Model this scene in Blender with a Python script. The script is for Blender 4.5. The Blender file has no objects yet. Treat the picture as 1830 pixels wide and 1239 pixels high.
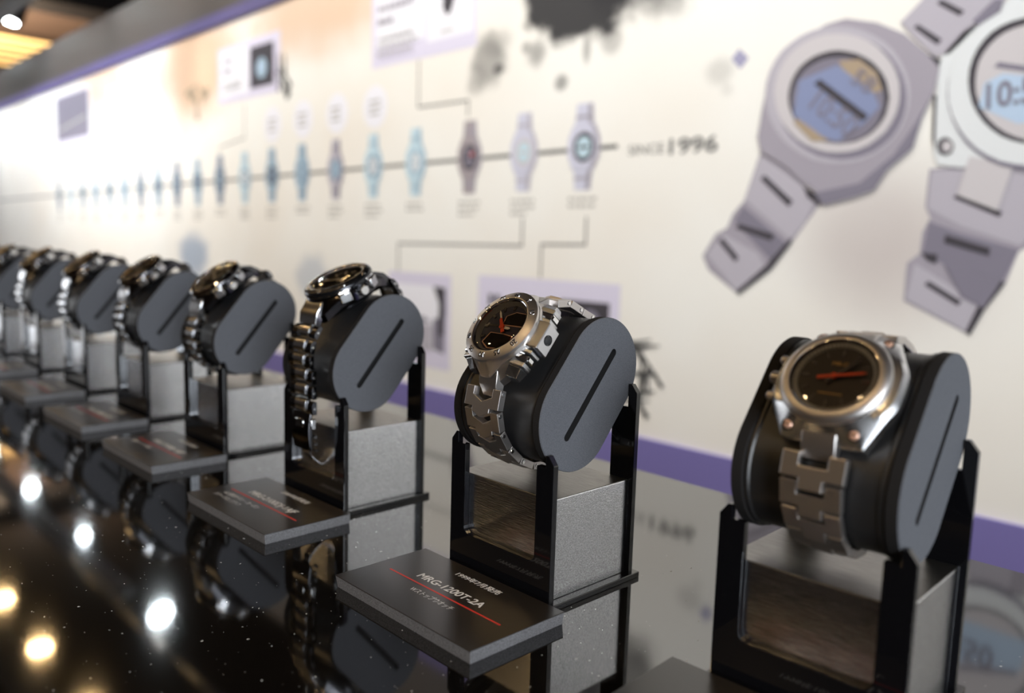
import bpy, bmesh, math, random
from mathutils import Vector, Matrix
random.seed(7)
S = 0.001                      # everything below is written in millimetres
R = math.radians
scene = bpy.context.scene
COL = scene.collection

# ---------------------------------------------------------------- camera
cam_data = bpy.data.cameras.new('camera')
cam = bpy.data.objects.new('camera', cam_data)
COL.objects.link(cam)
scene.camera = cam
yaw, pitch, roll = R(45.9413), R(-7.07), R(1.6819)
fw = Vector((-math.sin(yaw)*math.cos(pitch), math.cos(yaw)*math.cos(pitch), math.sin(pitch)))
rt0 = Vector((math.cos(yaw), math.sin(yaw), 0))
up0 = rt0.cross(fw)
rt = rt0*math.cos(roll) + up0*math.sin(roll)
up = -rt0*math.sin(roll) + up0*math.cos(roll)
cam.matrix_world = Matrix(((rt.x, up.x, -fw.x, 0), (rt.y, up.y, -fw.y, 0), (rt.z, up.z, -fw.z, 0.180), (0, 0, 0, 1)))
cam_data.sensor_fit = 'HORIZONTAL'
cam_data.sensor_width = 36
cam_data.lens = 1469.81/1830*36
cam_data.clip_start = 0.005
cam_data.clip_end = 60
cam_data.dof.use_dof = True
cam_data.dof.focus_distance = 0.425
cam_data.dof.aperture_fstop = cam_data.lens/5.8

# ---------------------------------------------------------------- world, exposure
world = bpy.data.worlds.new('world')
scene.world = world
world.use_nodes = True
bg = world.node_tree.nodes['Background']
bg.inputs[0].default_value = (0.55, 0.48, 0.42, 1)
bg.inputs[1].default_value = 0.06
scene.view_settings.view_transform = 'Standard'
scene.view_settings.look = 'None'
scene.view_settings.gamma = 1.0
scene.view_settings.use_curve_mapping = False
scene.view_settings.exposure = 0.0

# ---------------------------------------------------------------- large lights: window daylight and added, unseen fills
def area(name, loc, target, sx, sy, power, col):
    d = bpy.data.lights.new(name, 'AREA'); d.shape = 'RECTANGLE'
    d.size = sx*S; d.size_y = sy*S; d.energy = power; d.color = col
    o = bpy.data.objects.new(name, d); COL.objects.link(o)
    o.location = Vector(loc)*S
    o.rotation_euler = (Vector(target)-Vector(loc)).to_track_quat('-Z', 'Y').to_euler()
    return o
def spot(name, loc, target, power, col, size=60, blend=0.6, rad=30):
    d = bpy.data.lights.new(name, 'SPOT'); d.energy = power; d.color = col
    d.spot_size = R(size); d.spot_blend = blend; d.shadow_soft_size = rad*S
    o = bpy.data.objects.new(name, d); COL.objects.link(o)
    o.location = Vector(loc)*S
    o.rotation_euler = (Vector(target)-Vector(loc)).to_track_quat('-Z', 'Y').to_euler()
    return o
WALL_FILLS = [(900, 850), (-1500, 850), (-3900, 850)]
for (x, y), pw in zip(WALL_FILLS, (12, 17, 21)):
    l_ = area('wall_fill_light', (x, y, 1735), (x, 1350, 330), 2300, 110, pw, (1.0, 0.98, 0.93)); l_.data.spread = R(72)  # unseen bars, added to light the mural evenly
area('window_daylight', (2960, -500, 720), (-700, 500, 150), 2400, 1500, 240, (0.88, 0.94, 1.0))
w_ = area('mural_glow_fill', (-4800, 1110, 1215), (-4800, 1350, 520), 2900, 30, 12, (0.93, 0.97, 1.0)); w_.data.spread = R(64)  # added to overexpose the far mural, hidden by its narrow spread
area('ceiling_fill', (-7900, 1425, 1200), (-8000, 1900, 1900), 2000, 90, 130, (1.0, 0.74, 0.5))  # unseen warm light, added to brighten the dark far ceiling

# ---------------------------------------------------------------- materials
def mat(name, col, rough=0.5, metal=0.0, ior=1.5, bump=None, var=None, emit=None, coat=0.0, aniso=0.0, spec=None):
    """bump=(scale xyz or number, strength, distance mm); var=(scale, amount) slight colour variation"""
    m = bpy.data.materials.new(name); m.use_nodes = True
    nt = m.node_tree; b = nt.nodes['Principled BSDF']
    b.inputs['Base Color'].default_value = (*col, 1)
    b.inputs['Roughness'].default_value = rough
    b.inputs['Metallic'].default_value = metal
    b.inputs['IOR'].default_value = ior
    b.inputs['Coat Weight'].default_value = coat
    b.inputs['Coat Roughness'].default_value = 0.05
    if aniso: b.inputs['Anisotropic'].default_value = aniso
    if spec is not None: b.inputs['Specular IOR Level'].default_value = spec
    if emit:
        b.inputs['Emission Color'].default_value = (*emit[0], 1); b.inputs['Emission Strength'].default_value = emit[1]
    def noise(scale, detail=3):
        tc = nt.nodes.new('ShaderNodeTexCoord'); mp = nt.nodes.new('ShaderNodeMapping')
        nz = nt.nodes.new('ShaderNodeTexNoise'); nz.inputs['Detail'].default_value = detail
        sc = scale if isinstance(scale, tuple) else (scale,)*3
        mp.inputs['Scale'].default_value = sc[:3]
        if len(sc) > 3: mp.inputs['Rotation'].default_value = sc[3]
        nz.inputs['Scale'].default_value = 1.0
        nt.links.new(tc.outputs['Object'], mp.inputs[0]); nt.links.new(mp.outputs[0], nz.inputs['Vector'])
        return nz
    if bump:
        nz = noise(bump[0]); bp = nt.nodes.new('ShaderNodeBump')
        bp.inputs['Strength'].default_value = bump[1]; bp.inputs['Distance'].default_value = bump[2]*S
        nt.links.new(nz.outputs['Fac'], bp.inputs['Height']); nt.links.new(bp.outputs[0], b.inputs['Normal'])
    if var:
        nz = noise(var[0], 4); rp = nt.nodes.new('ShaderNodeValToRGB')
        a = var[1]
        rp.color_ramp.elements[0].position = 0.3; rp.color_ramp.elements[1].position = 0.7
        rp.color_ramp.elements[0].color = (*[c*(1-a) for c in col], 1)
        rp.color_ramp.elements[1].color = (*[min(1, c*(1+a)) for c in col], 1)
        nt.links.new(nz.outputs['Fac'], rp.inputs[0]); nt.links.new(rp.outputs[0], b.inputs['Base Color'])
    return m
M = {}
M['acrylic'] = mat('black_acrylic', (0.004, 0.004, 0.005), 0.06, ior=1.5)
M['table'] = mat('black_gloss_laminate', (0.004, 0.0035, 0.003), 0.05, ior=2.2, bump=((60, 220, 60), 0.04, 0.05))
M['block'] = mat('brushed_silver_foil', (0.70, 0.715, 0.75), 0.20, 1.0, bump=((160, 1500, 1500, (0.8, 0.35, 0.2)), 0.4, 0.2), var=((120, 1300, 1300, (0.8, 0.35, 0.2)), 0.30))
M['block_top'] = mat('darker_block_foil', (0.27, 0.26, 0.24), 0.34, 1.0, bump=((120, 2200, 300), 0.5, 0.2), var=((90, 1600, 200), 0.25))  # for the block's top face, darker and rougher than its sides
M['foam'] = mat('charcoal_foam', (0.088, 0.092, 0.104), 0.95, bump=(2200, 0.5, 0.15), var=(2600, 0.25), spec=0.2)
M['foam_edge'] = mat('dark_foam_edge', (0.014, 0.013, 0.013), 0.95, bump=(1800, 0.8, 0.3), spec=0.2)
M['leather'] = mat('black_leatherette', (0.014, 0.014, 0.015), 0.42, bump=(900, 0.12, 0.1))
M['slot'] = mat('slot_lining', (0.006, 0.006, 0.007), 0.9)
M['board'] = mat('caption_face', (0.014, 0.011, 0.009), 0.28, ior=1.6, bump=(400, 0.05, 0.05))
M['board_edge'] = mat('foam_board_edge', (0.115, 0.113, 0.118), 0.75, bump=(1500, 0.9, 0.25), var=(1500, 0.45))
M['ink_white'] = mat('white_print', (0.78, 0.78, 0.78), 0.5)
M['ink_red'] = mat('red_print', (0.62, 0.035, 0.025), 0.45)
M['titan'] = mat('brushed_titanium', (0.50, 0.475, 0.46), 0.37, 1.0, bump=((1500, 120, 1500), 0.12, 0.06))
M['titan_side'] = mat('satin_titanium', (0.58, 0.585, 0.60), 0.27, 1.0, bump=((300, 2500, 300), 0.10, 0.04))
M['chrome'] = mat('polished_steel', (0.72, 0.72, 0.73), 0.06, 1.0)
M['steel'] = mat('bright_steel', (0.52, 0.52, 0.53), 0.16, 1.0)
M['dark_steel'] = mat('dark_plated_steel', (0.075, 0.075, 0.082), 0.13, 1.0)
M['black_steel'] = mat('black_plated_steel', (0.035, 0.036, 0.04), 0.22, 0.9)
M['case_back'] = mat('grey_resin', (0.10, 0.115, 0.135), 0.4)
M['gold'] = mat('gilt_print', (0.55, 0.33, 0.13), 0.3, 0.8)
M['copper'] = mat('copper_outline', (0.60, 0.36, 0.26), 0.35, 0.4)
M['dial_brown'] = mat('dark_dial', (0.018, 0.013, 0.010), 0.35)
M['dial_blue'] = mat('blue_black_dial', (0.02, 0.022, 0.05), 0.35)
M['dial_black'] = mat('black_dial', (0.008, 0.008, 0.009), 0.3)
M['lcd'] = mat('dark_display', (0.012, 0.010, 0.009), 0.12)
M['rehaut'] = mat('grey_flange', (0.34, 0.36, 0.39), 0.35, 0.35)
M['hand_white'] = mat('white_hand', (0.75, 0.74, 0.72), 0.35)
M['hand_red'] = mat('red_hand', (0.70, 0.07, 0.015), 0.35)
M['hand_steel'] = mat('steel_hand', (0.35, 0.34, 0.33), 0.2, 1.0)
M['rubber'] = mat('black_rubber', (0.012, 0.012, 0.013), 0.6)
M['dust'] = mat('pale_dust', (0.55, 0.54, 0.52), 0.9)
def glass_mat():
    m = bpy.data.materials.new('watch_crystal'); m.use_nodes = True
    nt = m.node_tree; nt.nodes.clear()
    out = nt.nodes.new('ShaderNodeOutputMaterial'); mx = nt.nodes.new('ShaderNodeMixShader')
    tr = nt.nodes.new('ShaderNodeBsdfTransparent'); gl = nt.nodes.new('ShaderNodeBsdfGlossy'); fr = nt.nodes.new('ShaderNodeFresnel')
    gl.inputs['Roughness'].default_value = 0.02; fr.inputs['IOR'].default_value = 1.55
    nt.links.new(fr.outputs[0], mx.inputs[0]); nt.links.new(tr.outputs[0], mx.inputs[1]); nt.links.new(gl.outputs[0], mx.inputs[2])
    nt.links.new(mx.outputs[0], out.inputs[0])
    return m
M['crystal'] = glass_mat()

# ---------------------------------------------------------------- mesh helpers (millimetres in, metres out)
class MB:
    def __init__(s): s.v = []; s.f = []; s.m = []
    def add(s, vs, fs, m=0, X=None):
        k = len(s.v)
        for p in vs:
            p = Vector(p)
            s.v.append(X @ p if X else p)
        for f in fs:
            s.f.append(tuple(i+k for i in f)); s.m.append(m)
        return s
    def box(s, x0, x1, y0, y1, z0, z1, m=0, X=None):
        vs = [(x0,y0,z0),(x1,y0,z0),(x1,y1,z0),(x0,y1,z0),(x0,y0,z1),(x1,y0,z1),(x1,y1,z1),(x0,y1,z1)]
        return s.add(vs, [(3,2,1,0),(4,5,6,7),(0,1,5,4),(1,2,6,5),(2,3,7,6),(3,0,4,7)], m, X)
    def loft(s, rings, m=0, cap0=True, cap1=True, X=None, mcap=None):
        n = len(rings[0]); vs = [p for r in rings for p in r]; fs = []
        for i in range(len(rings)-1):
            for j in range(n):
                k = (j+1) % n
                fs.append((i*n+j, i*n+k, (i+1)*n+k, (i+1)*n+j))
        s.add(vs, fs, m, X)
        b = len(s.v)-len(vs); mc = m if mcap is None else mcap
        if cap0: s.f.append(tuple(b+j for j in reversed(range(n)))); s.m.append(mc)
        if cap1: s.f.append(tuple(b+(len(rings)-1)*n+j for j in range(n))); s.m.append(mc)
        return s
    def prism(s, poly, z0, z1, m=0, X=None, mcap=None):
        return s.loft([[(x, y, z0) for x, y in poly], [(x, y, z1) for x, y in poly]], m, X=X, mcap=mcap)
    def lathe(s, prof, n=48, m=0, X=None, cap0=False, cap1=False):
        rings = [[(r*math.cos(2*math.pi*j/n), r*math.sin(2*math.pi*j/n), z) for j in range(n)] for r, z in prof]
        return s.loft(rings, m, cap0, cap1, X)
    def disc(s, r, z, n=48, m=0, X=None):
        s.add([(r*math.cos(2*math.pi*j/n), r*math.sin(2*math.pi*j/n), z) for j in range(n)], [tuple(range(n))], m, X); return s
    def cyl(s, r, z0, z1, n=24, m=0, X=None): return s.lathe([(r, z0), (r, z1)], n, m, X, True, True)
    def build(s, name, mats, parent=None, bevel=0, smooth=35, seg=2):
        me = bpy.data.meshes.new(name)
        me.from_pydata([tuple(p*S) for p in s.v], [], s.f)
        if not isinstance(mats, (list, tuple)): mats = [mats]
        for q in mats: me.materials.append(M[q] if isinstance(q, str) else q)
        if len(mats) > 1: me.polygons.foreach_set('material_index', s.m)
        me.validate(); me.update()
        bm = bmesh.new(); bm.from_mesh(me); bmesh.ops.recalc_face_normals(bm, faces=bm.faces); bm.to_mesh(me); bm.free()
        if smooth:
            me.shade_smooth(); me.set_sharp_from_angle(angle=R(smooth))
        o = bpy.data.objects.new(name, me); COL.objects.link(o)
        if bevel:
            bv = o.modifiers.new('edge', 'BEVEL'); bv.width = bevel*S; bv.segments = seg; bv.limit_method = 'ANGLE'; bv.angle_limit = R(30)
            bv.harden_normals = False
        if parent: o.parent = parent
        return o
def flip(mb): return mb
def thing(name, label, cat, matrix=None, group=None):
    o = bpy.data.objects.new(name, None); COL.objects.link(o); o.empty_display_size = 0.01
    if matrix is not None:
        mm = matrix.copy(); mm.translation = mm.translation*S; o.matrix_world = mm
    tag(o, label, cat, group); return o
def tag(o, label=None, cat=None, group=None, kind=None):
    if label: o['label'] = label
    if cat: o['category'] = cat
    if group: o['group'] = group
    if kind: o['kind'] = kind
    return o
def inst(src, name, parent, X):
    """a copy that shares the mesh of src, at matrix X (mm) below parent"""
    o = bpy.data.objects.new(name, src.data); COL.objects.link(o); o.parent = parent
    for md in src.modifiers:
        b = o.modifiers.new(md.name, 'BEVEL'); b.width = md.width; b.segments = md.segments; b.limit_method = 'ANGLE'; b.angle_limit = md.angle_limit
    place(o, X); return o
def place(o, X):
    mm = X.copy(); mm.translation = mm.translation*S; o.matrix_local = mm
def text_mesh(body, size, bold=0.0, extr=0.04, align='LEFT', shear=0.0, spacing=1.0):
    c = bpy.data.curves.new('lettering', 'FONT'); c.body = body; c.size = size; c.offset = bold; c.extrude = extr
    c.align_x = align; c.shear = shear; c.space_character = spacing; c.resolution_u = 3
    t = bpy.data.objects.new('lettering', c); COL.objects.link(t)
    dg = bpy.context.evaluated_depsgraph_get()
    me = bpy.data.meshes.new_from_object(t.evaluated_get(dg))
    bpy.data.objects.remove(t); bpy.data.curves.remove(c)
    return me
def text_obj(name, body, height, mat_name, parent, X, bold=0.0, width=None, align='LEFT', shear=0.0, extr=0.05):
    """lettering with cap height `height` mm; squeezed to `width` mm when given"""
    me = text_mesh(body, 1.0, 0.0, 0.0, align, shear)
    if bold:                                   # heavier strokes: the same letters printed again a hair apart
        vs = [tuple(v.co) for v in me.vertices]; fs = [tuple(q.vertices) for q in me.polygons]; V = []; F = []
        for k_, (ox, oy) in enumerate(((0, 0), (1, 0), (-1, 0), (0, .7), (0, -.7), (.7, .5), (-.7, -.5))):
            F += [tuple(i+len(V) for i in f) for f in fs]; V += [(x+ox*bold, y+oy*bold, k_*1e-4) for x, y, z in vs]
        me = bpy.data.meshes.new('lettering'); me.from_pydata(V, [], F)
    xs = [v.co.x for v in me.vertices]; ys = [v.co.y for v in me.vertices]
    y0, y1, x0, x1 = min(ys), max(ys), min(xs), max(xs)
    k = height/0.72; kx = k if not width else width/(x1-x0)
    for v in me.vertices:
        x = (v.co.x-x0)*kx if align == 'LEFT' else v.co.x*kx
        v.co = Vector((x*S, v.co.y*k*S, (extr+v.co.z*20)*S))
    me.materials.clear(); me.materials.append(M[mat_name])
    o = bpy.data.objects.new(name, me); COL.objects.link(o); o.parent = parent
    place(o, X); return o
def T(x, y, z): return Matrix.Translation((x, y, z))
def RX(a): return Matrix.Rotation(R(a), 4, 'X')
def RY(a): return Matrix.Rotation(R(a), 4, 'Y')
def RZ(a): return Matrix.Rotation(R(a), 4, 'Z')

# ================================================================ the setting
M['mdf_grey'] = mat('grey_fascia_paint', (0.045, 0.036, 0.034), 0.6, var=(2, 0.06))
M['purple'] = mat('purple_band', (0.175, 0.15, 0.38), 0.55, bump=((40, 40, 40), 0.05, 0.3))
M['purple_top'] = mat('dark_purple_band', (0.075, 0.06, 0.17), 0.6)
M['ceiling'] = mat('brown_ceiling', (0.045, 0.026, 0.017), 0.8, var=(0.8, 0.15))
M['beam'] = mat('black_beam', (0.012, 0.012, 0.014), 0.4)
M['room_wall'] = mat('warm_room_wall', (0.075, 0.055, 0.045), 0.8, var=(0.6, 0.3))
M['floor'] = mat('dark_carpet', (0.025, 0.02, 0.018), 0.9, var=(3, 0.3))
M['win_glow'] = mat('daylight_pane', (0.8, 0.85, 0.9), 0.3, emit=((0.88, 0.94, 1.0), 1.5))
M['win_glow2'] = mat('bright_pane', (0.8, 0.85, 0.9), 0.3, emit=((0.95, 0.97, 1.0), 3.0))
def slab(name, x0, x1, y0, y1, z0, z1, m, parent=None, bevel=0, kind='structure'):
    o = MB().box(x0, x1, y0, y1, z0, z1).build(name, m, parent, bevel, smooth=0)
    if kind and not parent: o['kind'] = kind
    return o
slab('floor', -12000, 3000, -4000, 6000, -950, -900, 'floor')
slab('ceiling', -12000, 3000, -4000, 6000, 1900, 1950, 'ceiling')
slab('wall_left', -12100, -12000, -4000, 6000, -900, 1900, 'room_wall')
slab('wall_right', 3000, 3100, -4000, 6000, -900, 1900, 'room_wall')
slab('wall_front', -12000, 3000, -4100, -4000, -900, 1900, 'room_wall')
slab('wall_far', -12000, 3000, 6000, 6100, -900, 1900, 'room_wall')
slab('added_window', -12000, -11990, -3900, 200, -300, 1500, 'win_glow2')  # unseen bright pane, added for white reflections in the far bracelets
win = slab('window_1', 2990, 3000, -1760, 760, -60, 1500, 'win_glow'); 
slab('trim_4', 2930, 2990, -1830, -1760, -130, 1570, 'mdf_grey'); slab('trim_5', 2930, 2990, 760, 830, -130, 1570, 'mdf_grey')
slab('wall_back', -9000, 1800, 1352, 1500, -900, 1165, 'mdf_grey')
slab('trim_1', -9000, 1800, 1338, 1352, -900, -204, 'purple')
slab('trim_2', -9000, 1800, 1338, 1352, 925, 968, 'purple_top')
slab('trim_3', -7000, -6600, -3990, 5990, 1780, 1899, 'beam')

# ---------------------------------------------------------------- mural print material
def mural_mat():
    m = bpy.data.materials.new('mural_print'); m.use_nodes = True
    nt = m.node_tree; b = nt.nodes['Principled BSDF']; b.inputs['Roughness'].default_value = 0.55
    b.inputs['Specular IOR Level'].default_value = 0.3
    geo = nt.nodes.new('ShaderNodeNewGeometry')
    sep = nt.nodes.new('ShaderNodeSeparateXYZ'); nt.links.new(geo.outputs['Position'], sep.inputs[0])
    com = nt.nodes.new('ShaderNodeCombineXYZ')
    nt.links.new(sep.outputs['X'], com.inputs['X']); nt.links.new(sep.outputs['Z'], com.inputs['Y'])
    def noise(scale, detail=5, rough=0.6):
        n = nt.nodes.new('ShaderNodeTexNoise'); n.inputs['Scale'].default_value = scale
        n.inputs['Detail'].default_value = detail; n.inputs['Roughness'].default_value = rough
        nt.links.new(com.outputs[0], n.inputs['Vector']); return n
    n_paper, n_ink, n_soft = noise(1.3, 3), noise(11, 5, 0.65), noise(3.5, 4)
    rp = nt.nodes.new('ShaderNodeValToRGB')
    rp.color_ramp.elements[0].position = 0.35; rp.color_ramp.elements[0].color = (0.76, 0.715, 0.655, 1)
    rp.color_ramp.elements[1].position = 0.62; rp.color_ramp.elements[1].color = (0.80, 0.785, 0.75, 1)
    nt.links.new(n_paper.outputs['Fac'], rp.inputs[0])
    cur = rp.outputs[0]
    def blot(cx, cz, rx, rz, col, amt, nz, namp, soft):
        nonlocal cur
        sub = nt.nodes.new('ShaderNodeVectorMath'); sub.operation = 'SUBTRACT'; sub.inputs[1].default_value = (cx*S, cz*S, 0)
        nt.links.new(com.outputs[0], sub.inputs[0])
        mul = nt.nodes.new('ShaderNodeVectorMath'); mul.operation = 'MULTIPLY'; mul.inputs[1].default_value = (1/(rx*S), 1/(rz*S), 0)
        nt.links.new(sub.outputs[0], mul.inputs[0])
        ln = nt.nodes.new('ShaderNodeVectorMath'); ln.operation = 'LENGTH'; nt.links.new(mul.outputs[0], ln.inputs[0])
        ad = nt.nodes.new('ShaderNodeMath'); ad.operation = 'MULTIPLY_ADD'; ad.inputs[1].default_value = namp
        nt.links.new(nz.outputs['Fac'], ad.inputs[0]); nt.links.new(ln.outputs['Value'], ad.inputs[2])
        mr = nt.nodes.new('ShaderNodeMapRange'); mr.interpolation_type = 'SMOOTHSTEP'
        mr.inputs['From Min'].default_value = 1+namp*0.5-soft; mr.inputs['From Max'].default_value = 1+namp*0.5+soft
        mr.inputs['To Min'].default_value = amt; mr.inputs['To Max'].default_value = 0
        nt.links.new(ad.outputs[0], mr.inputs['Value'])
        mx = nt.nodes.new('ShaderNodeMix'); mx.data_type = 'RGBA'
        nt.links.new(mr.outputs[0], mx.inputs['Factor']); nt.links.new(cur, mx.inputs['A']); mx.inputs['B'].default_value = (*col, 1)
        cur = mx.outputs['Result']
    peach, ink, blue, shade = (0.62, 0.40, 0.25), (0.028, 0.028, 0.032), (0.25, 0.32, 0.44), (0.42, 0.36, 0.36)
    # soft peach tints, then the watercolour and brush ink of the print
    blot(-2250, 880, 420, 130, peach, 0.75, n_soft, 1.6, 0.7)
    blot(-3150, 820, 330, 190, peach, 0.85, n_soft, 1.6, 0.6)
    blot(-4200, 860, 300, 90, peach, 0.7, n_soft, 1.5, 0.6)
    blot(-5600, 800, 300, 120, (0.35, 0.33, 0.16), 0.3, n_soft, 1.5, 0.6)
    blot(-1225, 765, 172, 158, ink, 0.98, n_ink, 0.9, 0.13)
    blot(-1060, 735, 130, 95, ink, 0.75, n_ink, 1.4, 0.35)
    blot(-1000, 660, 60, 36, ink, 0.35, n_ink, 1.6, 0.6)
    blot(-1500, 610, 52, 62, ink, 0.55, n_ink, 1.8, 0.45)
    blot(-1465, 648, 42, 30, ink, 0.28, n_ink, 1.6, 0.5)
    blot(-1540, 566, 30, 32, ink, 0.35, n_ink, 1.6, 0.5)
    blot(-1462, 585, 16, 12, ink, 0.7, n_ink, 0.8, 0.3)
    blot(-1338, 603, 30, 28, ink, 0.55, n_ink, 1.6, 0.5)
    blot(-1190, 592, 12, 30, ink, 0.5, n_ink, 0.8, 0.4)
    blot(-1125, 600, 26, 30, ink, 0.4, n_ink, 1.6, 0.5)
    blot(-1260, 532, 18, 16, ink, 0.6, n_ink, 1.0, 0.4)
    blot(-1372, 620, 14, 14, ink, 0.45, n_ink, 1.0, 0.4)
    blot(-866, 505, 26, 22, ink, 0.25, n_ink, 1.2, 0.6)
    blot(-846, 470, 12, 10, ink, 0.14, n_ink, 1.0, 0.6)
    blot(-3190, 100, 130, 80, blue, 0.8, n_ink, 1.4, 0.4)
    blot(-2300, 60, 90, 70, blue, 0.45, n_ink, 1.4, 0.4)
    blot(-1905, -70, 60, 110, blue, 0.5, n_ink, 1.4, 0.4)
    blot(-560, 215, 130, 110, shade, 0.55, n_soft, 0.5, 0.75)
    blot(-505, 150, 120, 90, shade, 0.30, n_soft, 0.5, 0.8)
    nt.links.new(cur, b.inputs['Base Color'])
    return m
M['mural'] = mural_mat()
mural = thing('timeline_mural', 'long cream wall mural printed with a timeline of watches and ink splashes', 'mural', T(0, 1350, 0))
MB().box(-9000, 1800, -6, 2, -204, 925).build('mural_panel', 'mural', mural, smooth=0)
def ink(name, c, rough=0.6): M[name] = mat(name, c, rough, spec=0.25)
ink('p_light', (0.42, 0.395, 0.45)); ink('p_mid', (0.33, 0.305, 0.355)); ink('p_shade', (0.20, 0.185, 0.235)); ink('p_dark', (0.055, 0.05, 0.06))
ink('p_pale', (0.53, 0.50, 0.52)); ink('p_white', (0.66, 0.68, 0.70)); ink('p_gold', (0.36, 0.28, 0.20)); ink('p_lcd', (0.215, 0.25, 0.40)); ink('p_lcd2', (0.42, 0.53, 0.68))
ink('p_line', (0.115, 0.115, 0.115)); ink('p_text', (0.06, 0.06, 0.06)); ink('p_faint', (0.40, 0.385, 0.365)); ink('p_card', (0.62, 0.585, 0.715)); ink('p_cardw', (0.76, 0.75, 0.81))
ink('p_ltblue', (0.48, 0.62, 0.70)); ink('p_blue', (0.32, 0.43, 0.53)); ink('p_navy', (0.20, 0.27, 0.36)); ink('p_brown', (0.34, 0.30, 0.32)); ink('p_lav', (0.55, 0.55, 0.66)); ink('p_red', (0.42, 0.10, 0.10)); ink('p_diamond', (0.33, 0.32, 0.46))
# prints are flat: thin ink layers on the panel face, local y grows away from the viewer
def flat(name, layers, parent=mural, base=-6.2, step=0.12, label=None):
    names = []; mb = MB()
    for i, (t, poly) in enumerate(layers):
        if 'p_'+t not in names: names.append('p_'+t)
        y = base-step*(i+1)
        mb.add([(x, y, z) for x, z in poly], [tuple(range(len(poly)))], names.index('p_'+t))
    o = mb.build(name, names, parent, smooth=0)
    if label: o['label'] = label
    return o
def rect(x0, x1, z0, z1): return [(x0, z0), (x1, z0), (x1, z1), (x0, z1)]
def oval(cx, cz, rx, rz, n=28): return [(cx+rx*math.cos(2*math.pi*i/n), cz+rz*math.sin(2*math.pi*i/n)) for i in range(n)]
def path(name, pts, w):
    ls = []
    for (x0, z0), (x1, z1) in zip(pts, pts[1:]):
        if abs(x1-x0) > abs(z1-z0): ls.append(('line', [(min(x0,x1)-w/2, (z0 if x0<x1 else z1)-w/2), (max(x0,x1)+w/2, (z1 if x0<x1 else z0)-w/2), (max(x0,x1)+w/2, (z1 if x0<x1 else z0)+w/2), (min(x0,x1)-w/2, (z0 if x0<x1 else z1)+w/2)]))
        else: ls.append(('line', [(x0-w/2, z0), (x0+w/2, z0), (x1+w/2, z1), (x1-w/2, z1)]))
    return flat(name, ls, step=0.02)
path('timeline_line', [(-6200, 368), (-1100, 386)], 9)
TZ = lambda x: 386+(x+1187)*0.0042
PAL = [('lav', 'mid', 'dark', 'ltblue'), ('lav', 'light', 'pale', 'ltblue'), ('brown', 'mid', 'dark', 'shade'), ('ltblue', 'blue', 'blue', 'white'), ('ltblue', 'blue', 'navy', 'white'), ('light', 'shade', 'navy', 'blue'),
       ('blue', 'navy', 'navy', 'blue'), ('blue', 'navy', 'dark', 'navy'), ('ltblue', 'blue', 'navy', 'white'), ('navy', 'shade', 'dark', 'blue')]
for i in range(20):
    cx = -1187-195.5*i if i > 2 else [-1187, -1368, -1557][i]
    cz = TZ(cx)+4; a, b_, d_, e_ = PAL[i] if i < len(PAL) else PAL[random.choice([4, 6, 7, 9])]
    k = 1.0 if i else 1.03
    P = lambda pts: [(cx+x*k, cz+z*k) for x, z in pts]
    ls = [(a, P([(-22, -88), (22, -88), (27, -40), (-27, -40)])), (a, P([(-27, 40), (27, 40), (22, 88), (-22, 88)])),
          (b_, P([(8, -86), (20, -86), (25, -42), (12, -42)])), (b_, P([(12, 42), (25, 42), (20, 86), (8, 86)])),
          (b_, P([(-22, -66), (22, -66), (23, -60), (-23, -60)])), (b_, P([(-23, 58), (23, 58), (22, 64), (-22, 64)])),
          (a, P([(-30, -46), (30, -46), (44, -18), (44, 18), (30, 46), (-30, 46), (-44, 18), (-44, -18)])),
          (b_, P([(16, -44), (30, -44), (43, -16), (43, 16), (30, 44), (20, 44), (34, 12), (34, -12)])),
          (d_, P(oval(0, 0, 29, 31))), (e_, P(oval(0, 0, 20, 22))), (d_, P(rect(-14, 14, -3, 3)))]
    if i == 2: ls.append(('red', P(rect(2, 16, 2, 12))))
    flat('printed_watch', ls)
    # captions far too small to read: broken grey lines of print
    ls = []
    for r_ in range(3 if i % 3 else 2):
        x = cx-40
        while x < cx+(30 if r_ == 0 else 45)-15*r_:
            w_ = random.uniform(8, 22); ls.append(('faint', rect(x, x+w_, cz-112-15*r_, cz-105-15*r_))); x += w_+4
    flat('printed_caption', ls, step=0.0)
for i in range(4, 8):
    cx = -1187-195.5*i; ls = []
    flat('printed_ring', [('cardw', oval(cx+6, 548, 58, 58))])
    ls = [('faint', rect(cx-30+random.uniform(0, 8), cx+34-random.uniform(0, 10), 560-17*r_, 567-17*r_)) for r_ in range(3)]
    flat('printed_caption', ls, step=0.0, base=-6.6)
path('connector_line', [(-1366, 241), (-1366, 178), (-1846, 174), (-1846, 98)], 5)
path('connector_line', [(-1172, 243), (-1172, 184), (-1303, 182), (-1303, 107)], 5)
path('connector_line', [(-1766, 647), (-1766, 528), (-1567, 525), (-1567, 488)], 5)
path('connector_line', [(-2749, 626), (-2749, 519), (-2950, 500), (-2950, 457)], 4)
WALLX = Matrix(((1,0,0,0),(0,0,-1,0),(0,1,0,0),(0,0,0,1)))    # lettering plane -> wall plane facing the viewer
def wall_text(name, body, x, z, h, m, width=None, bold=0.0, rot=0.0, y=-6.4):
    return text_obj(name, body, h, m, mural, T(x, y, z) @ WALLX @ RZ(rot), bold, width)
wall_text('since_lettering', 'SINCE', -1066, 366, 20, 'p_line', 86, 0.0)
wall_text('year_lettering', '1996', -967, 362, 31, 'p_line', 108, 0.02)
def card(name, x0, x1, z0, z1, extra, label):
    flat(name, [('card', rect(x0, x1, z0, z1))]+extra, label=label)
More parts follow.
